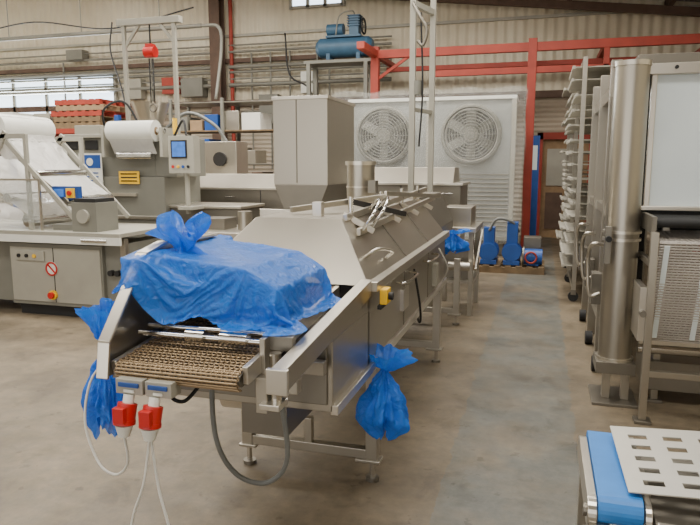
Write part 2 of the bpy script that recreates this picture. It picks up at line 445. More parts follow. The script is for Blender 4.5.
b.cyl((-1.17,4.2,1.33),(-1.17,4.2,1.36),.13,STEELL,32); b.cyl((-1.17,4.2,1.45),(-1.17,4.2,1.46),.1,STEELL,32)
b.box(-1.08,-1.03,4.05,4.13,1.42,1.5,STEELD); b.done()
b = B('lift_levers', g)
for dx,dz in ((0,0),(.07,-.07)):
    b.beam((-.93+dx,3.05,1.34+dz),(-.93+dx,5.4,1.40+dz),.02,.035,STEELL)
for y in (3.15,3.8,4.4,5.0):
    b.beam((-.97,y,1.35),(-.82,y+.05,1.26),.03,.03,STEELL); b.cyl((-.93,y,1.33),(-.93,y,1.44),.014,CHROME,10)
for y in (3.1,3.3):
    b.tube([(-.86,y,1.27),(-.8,y+.02,1.36),(-.83,y+.25,1.42),(-.9,y+.3,1.36)],.009,CHROME)
b.beam((-1.3,3.25,1.36),(-.86,3.6,1.42),.035,.03,STEEL); b.box(-1.14,-1.09,3.15,3.2,1.33,1.41,STEELL)
b.beam((-.95,4.0,1.42),(-.75,5.0,1.36),.02,.03,STEELL); b.beam((-1.0,3.4,1.40),(-.8,3.9,1.30),.02,.03,DARK)
b.done(.002)
b = B('handle_bars', g)
for y in (3.3,4.1):
    b.tube([(xr,y,.98),(xr+.05,y,.98),(xr+.06,y+.3,.98),(xr,y+.35,.98)],.008,CHROME)
b.tube([(-.8,2.95,1.16),(-.74,2.97,1.2),(-.72,3.2,1.16),(-.76,3.22,1.12)],.008,STEELL)
b.tube([(xr+.02,3.7,.99),(xr+.05,3.75,.75),(xr+.02,3.9,.62),(xr-.1,4.3,.66)],.007,BLACK)
b.tube([(xr+.03,4.6,1.0),(xr+.08,4.7,.85),(xr+.03,4.8,.72)],.006,CABLEW)
b.box(xr,xr+.02,3.4,3.55,.80,.92,STEELL); b.box(xr,xr+.03,4.5,4.6,.74,.9,GREYL)
b.done()
b = B('legs', g)
for y in (2.99,5.07,6.35):
    for x in (-.767,-1.455):
        b.box(x-.03,x+.03,y-.03,y+.03,.1,.68,STEEL); b.cyl((x,y,.02),(x,y,.1),.014,CHROME,10); b.cyl((x,y,0),(x,y,.02),.035,STEELD,16)
    b.box(-1.47,-.75,y-.025,y+.025,.12,.17,STEEL)
    b.box(-.85,-.72,y-.04,y+.04,.105,.12,STEEL); b.box(-1.5,-1.4,y-.04,y+.04,.105,.12,STEEL)
b.box(-1.13,-1.09,2.97,3.01,.12,.3,STEEL); b.box(-1.12,-1.1,5.05,5.09,.12,.5,STEEL)
b.done(.003)

# infeed: mesh belt between side rails, rising towards the hood
b = B('infeed_mesh_belt', g)
bx0, bx1 = -1.32, -.88
def bz(y): return .955+(y-1.76)*.10
path = []
for k in range(9):
    a = -PI/2-k*PI/8
    path.append((1.76+math.cos(a)*.03, .925+math.sin(a)*.03))
yy = 1.78
while yy < 2.74: path.append((yy, bz(yy))); yy += .022
for (py,pz) in path: b.cyl((bx0,py,pz),(bx1,py,pz),.0042,WIRE,6)
nl = 24
for i in range(nl+1):
    x = bx0+(bx1-bx0)*i/nl
    pts = [Vector((x+(.006 if k%2 else -.006),p[0],p[1]+.003)) for k,p in enumerate(path)]
    b.tube(pts,.0028,WIRE,4,1)
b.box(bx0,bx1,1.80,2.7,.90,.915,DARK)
b.cyl((bx0,1.77,.925),(bx1,1.77,.925),.022,STEELD,16)
b.done()
XL = -1.365
b = B('infeed_frame', g)
b.beam((-.735,1.72,.955),(-.735,2.74,1.055),.05,.075,STEEL)
b.box(-.77,-.70,1.70,1.72,.915,.995,STEELL)
b.beam((-.865,1.76,.945),(-.865,2.72,1.03),.02,.06,STEELL)
b.box(-.87,-.73,1.86,1.9,.86,.91,STEEL); b.box(-1.36,-.73,2.12,2.16,.84,.89,STEEL)
b.box(-.862,-.842,1.86,1.95,.90,1.04,STEEL); b.box(-.862,-.76,1.90,1.93,.99,1.04,STEELD)
b.box(-.86,-.82,1.82,1.86,.80,.92,STEEL); b.cyl((-.80,1.85,.84),(-.80,1.85,1.0),.02,CHROME,14)
b.box(-.84,-.77,1.80,1.88,.82,.84,STEELL)
L0 = [(XL,1.72,.90),(XL,1.74,1.02),(XL,1.97,1.285),(XL,2.10,1.31),(XL,2.5,1.30),(XL,2.74,1.08),(XL,2.74,.85),(XL,2.0,.88)]
b.prism(L0,(-.012,0,0),STEEL)
for i in (0,1,2,3):
    b.beam(L0[i],L0[i+1],.045,.012,STEELL)
b.beam((-1.34,1.75,.93),(-1.34,2.7,1.02),.02,.05,STEELL)
for yv,z in ((1.90,.985),(1.96,.997)):
    b.cyl((-1.34,yv,z+.03),(-.86,yv,z+.03),.010,CHROME,14)
b.cyl((-1.02,1.90,1.02),(-.92,1.90,1.02),.022,CHROME,20); b.cyl((-1.15,1.90,1.02),(-1.08,1.90,1.02),.022,CHROME,20)
b.box(-1.32,-.92,2.04,2.46,1.06,1.19,STEELD)
b.done(.003)
b = B('side_switch', g)
b.box(xr+.036,xr+.07,2.78,2.86,.97,1.04,YELL); b.cyl((xr+.07,2.82,1.005),(xr+.09,2.82,1.005),.018,BLACK,14); b.box(xr+.03,xr+.05,2.76,2.90,.95,.97,BLACK)
b.box(xr-.08,xr-.03,2.755,2.775,1.065,1.09,YELL)
b.done(.003)
b = B('underside_drive', g)
b.box(-1.15,-.95,2.3,2.7,.5,.67,STEELD); b.cyl((-1.3,2.45,.6),(-1.15,2.45,.6),.06,STEELL,20)
b.tube([(-1.12,2.0,.9),(-1.12,2.02,.6),(-1.08,2.1,.42),(-.98,2.16,.37),(-.89,2.15,.48),(-.87,2.05,.75),(-.86,1.9,.88)],.010,HOSE,10)
b.tube([(-1.22,1.9,.88),(-1.2,1.85,.82),(-1.14,1.85,.80),(-1.1,1.92,.86)],.007,BLACK)
b.done()
b = B('switch_boxes_and_plugs', g)
for x0_,x1_,m in ((-1.30,-1.20,GREYL),(-1.19,-1.095,GREYL)):
    b.box(x0_,x1_,1.70,1.76,.865,.915,m); b.box(x0_+.012,x1_-.012,1.694,1.70,.89,.905,BLUE); b.box(x0_+.03,x1_-.03,1.696,1.70,.872,.882,WHITE)
b.box(-1.34,-1.07,1.74,1.78,.90,.925,STEEL)
def plug(x):
    b.cyl((x,1.70,.865),(x,1.69,.835),.018,WHITE,16)
    b.cyl((x,1.69,.84),(x-.004,1.675,.79),.031,RED,20,.033); b.cyl((x-.004,1.675,.79),(x-.004,1.672,.775),.035,RED,20)
    b.cyl((x-.004,1.672,.775),(x-.006,1.67,.735),.03,WHITE,20,.018); b.box(x-.02,x+.02,1.635,1.655,.79,.84,RED)
plug(-1.25); plug(-1.155)
b.tube([(-1.256,1.67,.74),(-1.255,1.68,.64),(-1.31,1.69,.585),(-1.40,1.72,.60),(-1.47,1.75,.72),(-1.48,1.8,.85),(-1.44,1.85,.93)],.0045,CABLEW,8)
b.tube([(-1.161,1.67,.74),(-1.17,1.64,.6),(-1.21,1.62,.45),(-1.19,1.6,.2),(-1.1,1.6,.012),(-.95,1.4,.008),(-.9,1.0,.008)],.0045,CABLEW,8)
b.tube([(-1.16,1.675,.74),(-1.13,1.66,.58),(-1.08,1.64,.4),(-1.12,1.62,.2),(-1.25,1.5,.012),(-1.3,1.2,.008)],.0045,CABLEW,8)
b.done(.003)

# ------------------------------------------------------------------ blue bags
def sg(v,e): return math.copysign(abs(v)**e, v)
b = B('bag_knot', SHEET)
def kn(u,v):
    th = u*2*PI
    if v < .35: r = .11-.085*(v/.35)**.6
    else: r = .025+.06*((v-.35)/.65)**.8
    f = 1+.4*math.sin(4*th+v*6)+.25*math.sin(9*th+2)+.2*noise.noise(Vector((math.cos(th)*3,math.sin(th)*3,v*4)))
    c = Vector((-1.27-.03*v,2.12,1.245+v*.14))
    return c+Vector((math.cos(th)*r*f*1.0,math.sin(th)*r*f*.7,.045*math.sin(3*th+1)*v))
b.surf(kn,80,28,BAG,True)
b.done()

def hang(name, c, top, bot, w, d, seed, tie=.18, lean=0.):
    b = B(name)
    def f(u,v):
        th = u*2*PI; z = top+(bot-top)*v
        if v < tie: r = .18+1.0*(1-v/tie)**.8
        else: r = .18+.85*math.sin(min(1,(v-tie)/(.6))*PI/2)**1.3
        if v > .82: r *= 1-.65*((v-.82)/.18)**1.5
        fo = 1+.24*math.sin(5*th+seed+v*3)+.15*math.sin(11*th+seed*2-v*5)+.12*math.sin(17*th+seed*3+v*9)
        p = Vector((math.cos(th)*w/2*r*fo, math.sin(th)*d/2*r*fo, 0))
        q = Vector((c[0],c[1],z))+p
        k = noise.noise(q*14+Vector((seed,0,0)))*.022+noise.noise(q*34+Vector((seed,0,0)))*.008
        q += Vector((math.cos(th)*k+lean*v,math.sin(th)*k,.07*noise.noise(Vector((math.cos(th)*1.6,math.sin(th)*1.6,seed+v)))*(abs(v-.2)+.3)))
        return q
    b.surf(f,100,80,BAG,True)
    b.done()
hang('blue_plastic_bag',(-.665,2.8),.74,.33,.20,.14,2.,.2)
hang('blue_plastic_bag',(-1.49,1.9),1.10,.64,.13,.10,5.,.3,-.01)
hang('blue_plastic_bag',(-.78,6.0),1.0,.80,.24,.18,7.)

# ------------------------------------------------------------------ tall stainless cabinet behind
b = B('stainless_hopper_cabinet')
b.box(-2.36,-1.84,5.5,6.35,1.42,2.2,STEEL)
b.box(-2.37,-1.83,5.49,6.36,2.18,2.21,STEELL); b.box(-2.14,-2.13,5.494,5.5,1.44,2.18,STEELD)
b.prism([(-2.36,5.5,1.42),(-1.84,5.5,1.42),(-1.95,5.5,1.15),(-2.25,5.5,1.15)],(0,.85,0),STEELD)
b.box(-2.45,-1.75,5.45,6.4,.72,1.15,STEEL)
for x in (-2.4,-1.8):
    for y in (5.5,6.35): b.box(x-.025,x+.025,y-.025,y+.025,0,.72,STEEL)
b.box(-2.48,-1.72,5.43,5.45,1.10,1.2,STEELL)
b.done(.004)

# ------------------------------------------------------------------ long stainless tables / machines
def long_machine(name, x0,x1,y0,y1,zb,zt, lid=True):
    b = B(name)
    b.box(x0,x1,y0,y1,zb,zt,STEELD); b.box(x0-.03,x1+.03,y0-.03,y1+.03,zt,zt+.03,STEELL)
    n = max(2,int((x1-x0)/.9))
    for i in range(n+1):
        x = x0+.05+(x1-x0-.1)*i/n
        for y in (y0+.05,y1-.05): b.box(x-.03,x+.03,y-.03,y+.03,0,zb,STEEL)
        if 0<i<n: b.box(x-.006,x+.006,y0-.006,y0,zb,zt,DARK)
    if lid:
        b.prism([(x0+.1,y0+.05,zt+.03),(x0+.1,y1-.05,zt+.03),(x0+.1,y1-.2,zt+.22),(x0+.1,y0+.2,zt+.22)],(x1-x0-.2,0,0),STEEL)
    b.box(x0,x1,y0,y0+.04,zb*.4,zb*.4+.04,STEEL)
    for i in range(3):
        x = x0+(x1-x0)*(i+.5)/3; b.cyl((x,y0-.04,zt-.1),(x+.15,y0-.04,zt-.1),.012,CHROME,8)
    b.done(.004)
long_machine('stainless_processing_line',-6.0,-2.7,8.4,9.2,.9,1.25)
long_machine('stainless_processing_line',-2.45,-.95,8.0,8.8,.85,1.35)
b = B('stainless_work_table')
b.box(-3.9,-2.75,6.0,6.9,.86,.90,STEELL); b.box(-3.9,-2.75,6.0,6.03,.78,.86,STEEL)
for x in (-3.85,-2.8):
    for y in (6.05,6.85): b.box(x-.025,x+.025,y-.025,y+.025,0,.86,STEEL)
b.box(-3.85,-2.8,6.05,6.85,.3,.33,STEEL)
b.box(-3.6,-3.3,6.3,6.6,.9,1.02,STEELD); b.cyl((-3.1,6.4,.9),(-3.1,6.4,1.1),.08,STEEL)
b.done(.003)

# ------------------------------------------------------------------ left front machine
g = group('film_packaging_machine')
b = B('cabinet', g)
b.box(-5.45,-4.28,5.5,6.3,.12,.78,GREYM); b.box(-5.43,-4.3,5.488,5.5,.16,.74,GREYL)
b.box(-4.88,-4.87,5.484,5.488,.16,.74,DARK); b.box(-4.28,-4.05,5.55,6.3,.2,.80,GREYM)
b.box(-5.4,-4.3,5.55,6.25,0,.12,BLACK)
b.box(-6.8,-4.0,5.42,6.5,.88,.92,GREYL); b.box(-6.8,-4.0,5.42,5.45,.80,.88,WHITE); b.box(-6.8,-5.5,5.6,6.3,.12,.8,GREYM)
b.box(-4.06,-4.0,5.5,5.56,0,.86,STEEL)
b.box(-4.62,-4.32,5.5,5.85,.92,1.22,GREYM); b.cyl((-4.47,5.5,1.08),(-4.47,5.47,1.08),.07,GREYL,24); b.box(-4.6,-4.34,5.52,5.83,1.22,1.26,BLACK)
b.box(-5.35,-4.98,5.47,5.488,.60,.70,GREYL)
for x in (-5.3,-5.2,-5.1): b.cyl((x,5.47,.65),(x,5.455,.65),.02,BLACK if x<-5.15 else YELL,12)
for x in (-4.2,-4.12): b.cyl((x,5.55,.5),(x,5.50,.5),.03,BLACK,14)
b.cyl((-4.45,5.42,.84),(-4.15,5.42,.84),.02,CHROME,10)
b.box(-4.95,-4.7,5.6,6.0,.92,.98,GREYM)
b.beam((-4.7,5.7,.92),(-4.7,5.7,1.28),.03,.03,GREYL); b.box(-4.95,-4.62,5.62,5.68,1.24,1.38,BLUE); b.box(-4.92,-4.80,5.61,5.62,1.27,1.35,SCREEN); b.box(-4.76,-4.66,5.60,5.62,1.26,1.36,YELL); b.cyl((-4.71,5.6,1.31),(-4.71,5.58,1.31),.025,RED,12)
b.done(.006)
b = B('safety_signs', g)
b.cyl((-4.9,5.487,.52),(-4.9,5.480,.52),.075,WHITE,28); b.ring((-4.9,5.478,.52),.066,.010,(0,1,0),RED,28,6)
b.beam((-4.945,5.477,.565),(-4.855,5.477,.475),.004,.018,RED)
b.cyl((-4.9,5.487,.24),(-4.9,5.46,.24),.05,YELL,20); b.cyl((-4.9,5.46,.24),(-4.9,5.43,.24),.035,RED,20)
b.done()
S = .42
b = B('film_rollers', g)
for (x,z,r) in ((-5.9,1.75,.09),(-5.55,1.5,.05),(-5.2,1.22,.05),(-5.95,1.25,.05),(-5.7,1.0,.06)):
    b.cyl((x+S,5.6,z),(x+S,6.35,z),r,FILM if r>.08 else CHROME,24)
for y in (5.55,6.4):
    b.beam((-6.5+S,y,.92),(-5.85+S,y,1.95),.03,.06,GREYL); b.beam((-5.85+S,y,1.85),(-5.0+S,y,1.0),.03,.05,GREYL); b.beam((-6.6+S,y,1.9),(-5.6+S,y,1.9),.03,.05,GREYL)
    b.box(-5.62+S,-5.58+S,y-.02,y+.02,.92,1.92,GREYL)
b.cyl((-6.05+S,5.6,2.0),(-6.05+S,6.35,2.0),.15,WHITE,28); b.cyl((-6.05+S,5.5,2.0),(-6.05+S,6.45,2.0),.03,CHROME,12)
b.done(.003)
b = B('film_web', g)
def fw(a,c,y0=5.62,y1=6.33):
    def f(u,v):
        p = Vector(a).lerp(Vector(c),u); s = .05*math.sin(u*PI)
        return Vector((p[0]+S,y0+(y1-y0)*v,p[1]-s+.02*noise.noise(Vector((u*4,v*9,a[0])))))
    return f
b.surf(fw((-5.95,2.12),(-5.88,1.86)),10,14,FILM); b.surf(fw((-5.88,1.86),(-5.2,1.27)),24,14,FILM)
b.surf(fw((-6.6,1.5),(-5.4,1.2)),24,14,FILM); b.surf(fw((-6.5,1.7),(-5.65,1.05)),24,14,FILM)
b.done()
b = B('clear_guard', g)
b.box(-6.2,-5.0,5.5,5.505,1.0,1.45,ACRY); b.beam((-6.2,5.5,1.45),(-5.0,5.5,1.45),.02,.02,STEELL); b.beam((-5.0,5.5,.92),(-5.0,5.5,1.45),.02,.02,STEELL)
b.done()

# grey sealing machine with screen and film roll
g = group('tray_sealing_machine')
b = B('body', g)
b.box(-6.4,-4.6,7.2,8.1,.15,1.45,GREYM)
b.box(-6.1,-4.75,7.25,8.0,1.45,1.95,GREYM); b.box(-6.15,-4.7,7.2,8.05,1.95,2.0,GREYL)
b.box(-4.75,-4.45,7.25,8.0,1.45,1.95,GREYM)
b.box(-6.35,-4.65,7.18,7.2,.9,.95,STEELL)
b.box(-6.3,-4.7,7.25,8.05,0,.15,BLACK)
b.box(-5.0,-3.6,7.3,8.0,.8,1.05,STEELD); b.box(-5.0,-3.58,7.28,8.02,1.05,1.09,STEELL)
for x in (-3.7,-4.4): b.box(x-.03,x+.03,7.35,7.41,0,.8,STEEL)
b.box(-6.0,-5.6,7.3,7.9,2.0,2.12,GREYL); b.cyl((-4.6,7.5,2.0),(-4.6,7.5,2.2),.03,YELL,12)
for x in (-6.0,-5.7): b.box(x-.1,x+.1,7.235,7.25,1.8,1.92,BLACK)
b.tube([(-5.5,7.3,2.0),(-5.45,7.2,2.3),(-5.2,7.3,2.4),(-5.0,7.4,2.0)],.015,BLACK,8)
b.tube([(-4.5,7.3,1.95),(-4.3,7.2,2.15),(-4.2,7.1,1.95)],.015,BLACK,8)
b.done(.008)
b = B('film_roll', g)
b.cyl((-5.28,7.1,2.02),(-4.62,7.1,2.02),.13,WHITE,32); b.cyl((-5.4,7.1,2.02),(-4.5,7.1,2.02),.03,CHROME,16)
b.cyl((-5.282,7.1,2.02),(-5.28,7.1,2.02),.05,CARD,20); b.cyl((-4.62,7.1,2.02),(-4.618,7.1,2.02),.05,CARD,20)
b.box(-5.4,-5.36,7.05,7.3,1.7,2.06,GREYL); b.box(-4.55,-4.51,7.05,7.3,1.7,2.06,GREYL)
b.cyl((-5.2,7.12,1.72),(-4.7,7.12,1.72),.05,CHROME,20)
b.surf(lambda u,v: Vector((-5.26+u*.62,6.975+.15*v,1.99-.25*v)),4,8,FILM)
b.done()
b = B('control_screen', g)
b.box(-4.40,-4.05,7.0,7.15,1.5,1.95,GREYL); b.box(-4.36,-4.14,6.99,7.0,1.68,1.9,BLACK); b.box(-4.34,-4.16,6.985,6.99,1.70,1.88,SCREEN)
for i in range(4): b.cyl((-4.34+i*.07,7.0,1.58),(-4.34+i*.07,6.985,1.58),.018,(RED,YELL,BLUE,BLACK)[i],12)
b.cyl((-4.2,7.08,1.0),(-4.2,7.08,1.5),.03,GREYL,14); b.box(-4.3,-4.1,7.0,7.3,1.05,1.09,GREYL)
b.done(.006)
b = B('label_plates', g)
b.box(-5.25,-4.95,7.17,7.18,1.36,1.52,YELL)
for i in range(3): b.box(-5.22,-4.98,7.165,7.17,1.39+i*.045,1.405+i*.045,BLACK)
b.box(-5.85,-5.5,7.17,7.18,1.3,1.75,WHITE); b.box(-5.83,-5.52,7.165,7.17,1.56,1.73,BLUE)
for i in range(4): b.box(-5.8,-5.56,7.165,7.17,1.34+i*.05,1.355+i*.05,BLUE)
b.cyl((-5.68,7.165,1.64),(-5.68,7.16,1.64),.05,WHITE,18)
b.box(-5.9,-5.0,7.16,7.2,1.2,1.24,STEELL)
b.done()

# ------------------------------------------------------------------ gantry hoists
g = group('portable_gantry_hoist')
b = B('frame', g)
b.box(-6.62,-6.56,9.3,9.36,0,3.82,GREYL); b.box(-5.7,-5.64,9.3,9.36,0,3.82,GREYL)
b.box(-6.7,-5.55,9.28,9.4,3.82,3.92,GREYL)
b.beam((-6.58,9.34,3.5),(-6.3,9.34,3.84),.04,.05,GREYL); b.beam((-5.66,9.34,3.5),(-5.94,9.34,3.84),.04,.05,GREYL)
for x in (-6.58,-5.66): b.box(x-.05,x+.05,9.25,9.8,0,.08,GREYL)
b.done(.004)
b = B('chain_hoist', g)
b.tube([(-6.12,9.34,3.85),(-6.12,9.34,3.5)],.012,BLACK,6,1); b.cyl((-6.21,9.34,3.4),(-6.03,9.34,3.4),.09,RED,20); b.box(-6.18,-6.06,9.28,9.40,3.32,3.52,RED)
for dx in (-.03,.04): b.tube([(-6.12+dx,9.34,3.3),(-6.12+dx,9.34,2.6)],.01,BLACK,6,1)
b.ring((-6.11,9.34,2.52),.06,.014,(0,1,0),STEELD,16)
b.done()
g = group('lifting_gantry')
b = B('frame', g)
b.box(-1.41,-1.35,7.0,7.06,0,3.35,GREYL); b.box(-1.28,-1.22,7.5,7.56,0,3.7,GREYL)
b.beam((-1.38,7.04,3.3),(-1.25,7.53,3.3),.05,.06,GREYL); b.beam((-1.38,7.04,2.2),(-1.25,7.53,2.2),.04,.04,GREYL); b.beam((-1.38,7.04,1.2),(-1.25,7.53,1.2),.04,.04,GREYL)
b.box(-1.5,-1.15,6.95,7.65,0,.06,GREYL)
b.tube([(-1.38,7.0,3.3),(-1.3,6.95,3.15),(-1.22,6.95,3.0),(-1.26,6.95,2.85),(-1.32,6.95,2.9)],.018,STEELD)
b.tube([(-1.3,7.03,3.2),(-1.27,7.03,2.4),(-1.3,7.03,1.8)],.01,BLACK)
b.cyl((-1.33,7.04,2.35),(-1.33,7.04,2.5),.05,GREYM,16)
b.done(.004)

# ------------------------------------------------------------------ background storage
b = B('pallet_storage_rack')
X0,X1,y0,y1 = -13.6,-8.3,11.4,12.6
for x in (X0,-11.0,X1):
    for y in (y0,y1): b.box(x-.05,x+.05,y-.05,y+.05,0,2.6,BLUE)
for z in (1.2,2.35):
    for y in (y0,y1): b.box(X0,X1,y-.03,y+.03,z-.1,z,REDOX)
    b.box(X0,X1,y0,y1,z,z+.03,WOOD)
b.done(.004)
def pallet(b,x0,x1,y0,y1,z,m):
    for k in range(3):
        y = y0+(y1-y0-.1)*k/2; b.box(x0,x1,y,y+.1,z,z+.09,m)
    for k in range(7):
        x = x0+(x1-x0-.09)*k/6; b.box(x,x+.09,y0,y1,z+.09,z+.11,m)
b = B('red_pallet_stack')
for k in range(5): pallet(b,-9.95+random.uniform(-.08,.08),-8.75+random.uniform(-.08,.08),11.5,12.5,2.385+k*.115,(WOOD,WOOD,REDOX,CARD,REDOX)[k])
b.done()
b = B('cardboard_box_load')
for i in range(7):
    x = -13.4+i*.48; h = random.uniform(.15,.4); b.box(x,x+.42,11.55,12.4,2.385,2.385+h,random.choice((CARD,WHITE,GREYL,CARD)))
for i in range(9):
    x = -13.4+i*.56; h = random.uniform(.4,.8); b.box(x,x+.48,11.55,12.4,1.235,1.235+h,random.choice((CARD,BROWN,GREYM,BLUE,WHITE)))
b.done(.01)
b = B('wrapped_goods_bundle')
def wg(u,v):
    th = u*2*PI; ph = (v-.5)*PI
    p = Vector((sg(math.cos(ph),.5)*sg(math.cos(th),.6)*1.4,sg(math.cos(ph),.5)*sg(math.sin(th),.6)*.4,sg(math.sin(ph),.6)*.4))
    return Vector((-11.6,10.6,.42))+p+p.normalized()*noise.noise(p*5)*.06
b.surf(wg,60,30,FILM,True); b.box(-12.8,-10.4,10.3,10.9,.02,.7,CARD); b.done()
b = B('steel_shelving_unit')
X0,X1,y0,y1 = -7.2,-4.9,11.6,12.3
for x in (X0,(X0+X1)/2,X1):
    for y in (y0,y1): b.box(x-.03,x+.03,y-.03,y+.03,0,2.9,GREYM)
for z in (.3,.95,1.6,2.25,2.8): b.box(X0,X1,y0,y1,z,z+.03,STEELD if z!=2.25 else WOOD)
for z in (.33,.98,1.63,2.28):
    x = X0+.08
    while x < X1-.45:
        w = random.uniform(.2,.4); h = random.uniform(.2,.5)
        b.box(x,x+w,y0+.05,y1-.1,z,z+h,random.choice((CARD,GREYL,GREYM,WHITE,BROWN,BLUE,YELL,STEELL,GREYL))); x += w+.06
b.done(.005)
b = B('grey_filling_machine')
b.box(-7.3,-6.3,9.9,10.7,.1,1.5,STEEL); b.box(-7.1,-6.5,9.95,10.6,1.5,2.3,STEELD); b.cyl((-6.8,10.3,2.3),(-6.8,10.3,2.7),.2,STEELL,24,.34)
b.box(-7.2,-6.9,9.88,9.9,1.0,1.3,BLACK); b.box(-6.3,-4.8,10.0,10.6,.8,1.1,STEEL)
for x in (-6.2,-4.9): b.box(x-.04,x+.04,10.05,10.13,0,.8,STEEL)
b.box(-5.6,-5.0,10.05,10.5,1.1,2.0,STEELL); b.cyl((-5.3,10.0,1.7),(-5.3,10.05,1.7),.12,DARK)
for x in (-7.2,-6.4): b.box(x-.05,x+.05,9.95,10.6,0,.1,BLACK)
b.tube([(-6.5,10.2,2.2),(-6.0,10.2,2.5),(-5.5,10.2,2.3),(-5.3,10.3,2.0)],.03,HOSE)
b.done(.008)
b = B('stainless_slicing_machine')
b.box(-4.4,-3.6,10.2,10.9,.1,1.5,STEELD); b.box(-4.3,-3.7,10.25,10.8,1.5,2.05,STEEL); b.cyl((-4.0,10.2,1.75),(-4.0,10.12,1.75),.2,STEELL,24)
b.beam((-4.3,10.3,2.0),(-3.6,10.3,2.35),.05,.08,REDOX); b.box(-4.4,-4.3,10.2,10.9,0,.1,BLACK); b.box(-3.7,-3.6,10.2,10.9,0,.1,BLACK)
b.box(-4.25,-4.05,10.18,10.2,1.0,1.3,BLACK)
b.done(.008)

# ------------------------------------------------------------------ blue pumps on pallet etc
b = B('wooden_pallet'); pallet(b,-.95,.10,9.7,10.5,0,WOOD); b.done()
g = group('blue_pump_unit')
b = B('pumps', g)
for x,h in ((-.72,.38),(-.38,.5)):
    b.cyl((x,9.75,.30),(x,10.1,.30),.13,BLUE,20); b.cyl((x,10.1,.30),(x,10.3,.30),.1,BLUE,20)
    for i in range(6): b.cyl((x,9.78+i*.05,.30),(x,9.79+i*.05,.30),.145,BLUE,20)
    b.box(x-.08,x+.08,9.8,10.0,.4,.4+h*.7,BLUE); b.cyl((x,9.9,.4),(x,9.9,.45+h*.6),.05,STEELL,12); b.box(x-.12,x+.12,9.75,10.2,.112,.18,BLUE)
b.cyl((-.2,9.85,.24),(.06,9.85,.24),.12,BLUE,20); b.box(-.16,.02,9.78,9.95,.112,.2,BLUE); b.cyl((-.22,9.85,.26),(-.2,9.85,.26),.14,STEELD,20)
b.box(-.22,.04,10.1,10.4,.112,.5,STEELD); b.ring((-.1,9.73,.24),.08,.015,(0,1,0),REDOX)
b.tube([(-.72,9.8,.62),(-.6,9.75,.8),(-.38,9.8,.75),(-.28,9.9,.6)],.02,HOSE)
b.done(.005).location.z = .006
b = B('outfeed_stand')
for x in (-1.05,-.68):
    for y in (6.8,7.5): b.box(x-.025,x+.025,y-.025,y+.025,0,.95,STEEL)
b.box(-1.1,-.63,6.75,7.55,.9,.95,STEELL); b.box(-1.08,-.65,6.78,7.52,.35,.38,STEEL); b.box(-1.0,-.7,6.9,7.3,.38,.7,STEELD); b.box(-1.0,-.7,6.9,7.4,.95,1.15,STEEL)
b.beam((-.63,6.8,.5),(-.63,7.5,.85),.02,.04,STEELL); b.cyl((-.9,6.7,.55),(-.68,6.7,.55),.05,STEELL,16)
b.done(.003)

# ------------------------------------------------------------------ right: tray rack
b = B('tray_drying_rack')
RK = mat('rack_tray_dull', (178,174,162), .5, .3, .12)
for y in (7.9,9.2,10.5,11.8):
    for x in (.42,1.15): b.box(x-.025,x+.025,y-.025,y+.025,.12,2.8,STEEL); b.cyl((x,y-.02,.06),(x,y+.02,.06),.06,BLACK,14); b.box(x-.03,x+.03,y-.03,y+.03,.08,.14,STEELD)
for x in (.42,1.15): b.box(x-.02,x+.02,7.9,11.8,.14,.18,STEEL); b.box(x-.02,x+.02,7.9,11.8,2.76,2.8,STEEL)
for k in range(3):
    z = .4+.03*k
    y = 7.95+k*1.3
    while z < 2.75:
        e = random.uniform(-.03,.05)
        b.box(.32+e,1.12,y+.05,y+1.15,z,z+.012,RK); b.box(.30+e,.33+e,y+.05,y+1.15,z-.01,z+.025,RK)
        z += random.choice((.14,.14,.15,.17))
b.done(.002)

# ------------------------------------------------------------------ right: tall stainless belt machine
g = group('spiral_belt_machine')
b = B('column', g)
b.cyl((.535,4.63,.28),(.535,4.63,2.23),.108,STEEL,36); b.cyl((.535,4.63,2.23),(.535,4.63,2.26),.116,STEELL,36)
for z in (.28,1.1,1.15): b.cyl((.535,4.63,z),(.535,4.63,z+.018),.122,STEELL,36)
b.box(.42,.46,4.5,4.53,.95,1.2,STEELD); b.cyl((.44,4.5,1.12),(.44,4.46,1.12),.02,BLACK,12)
b.box(.41,.66,4.5,4.76,.20,.28,STEELD); b.box(.46,.51,4.53,4.6,.02,.2,STEEL); b.box(.58,.63,4.53,4.6,.02,.2,STEEL)
b.box(.39,.68,4.42,4.8,0,.02,STEELD)
b.done(.003)
b = B('side_frame', g)
b.box(.5,.56,4.76,7.4,2.12,2.22,STEEL); b.box(.5,.56,4.76,7.4,.3,.38,STEEL); b.box(.5,.56,4.76,7.4,1.2,1.28,STEEL)
for y in (5.5,6.4,7.3): b.box(.48,.56,y-.04,y+.04,0,2.4,STEEL)
b.box(.58,.6,4.8,7.35,.4,2.15,STEELD)
for y in (5.2,6.0,6.9):
    b.tube([(.48,y,1.0),(.40,y,1.0),(.38,y+.1,.9),(.40,y+.1,.6),(.48,y+.1,.6)],.015,STEELL); b.box(.42,.5,y+.15,y+.3,.5,.75,STEELD)
    b.cyl((.44,y,.06),(.5,y,.06),.06,BLACK,16)
b.done(.004)
b = B('upper_housing', g)
b.box(.70,2.4,4.72,7.3,1.32,2.20,WHITEP); b.box(.64,2.4,4.66,4.72,2.18,2.25,STEELL); b.box(.64,.70,4.78,7.3,.4,2.2,DARK)
b.box(.58,2.4,4.74,7.4,2.25,2.32,STEELD); b.box(.665,.70,4.70,4.74,1.3,2.2,STEELL)
b.box(1.45,1.47,4.71,4.72,1.34,2.18,STEELL)
b.box(.64,2.4,4.66,4.8,1.30,1.33,STEELL)
for i in range(9): b.cyl((.8+i*.2,4.64,2.22),(.8+i*.2,4.66,2.22),.012,BLACK,8)
b.done(.004)
b = B('black_roller_bed', g)
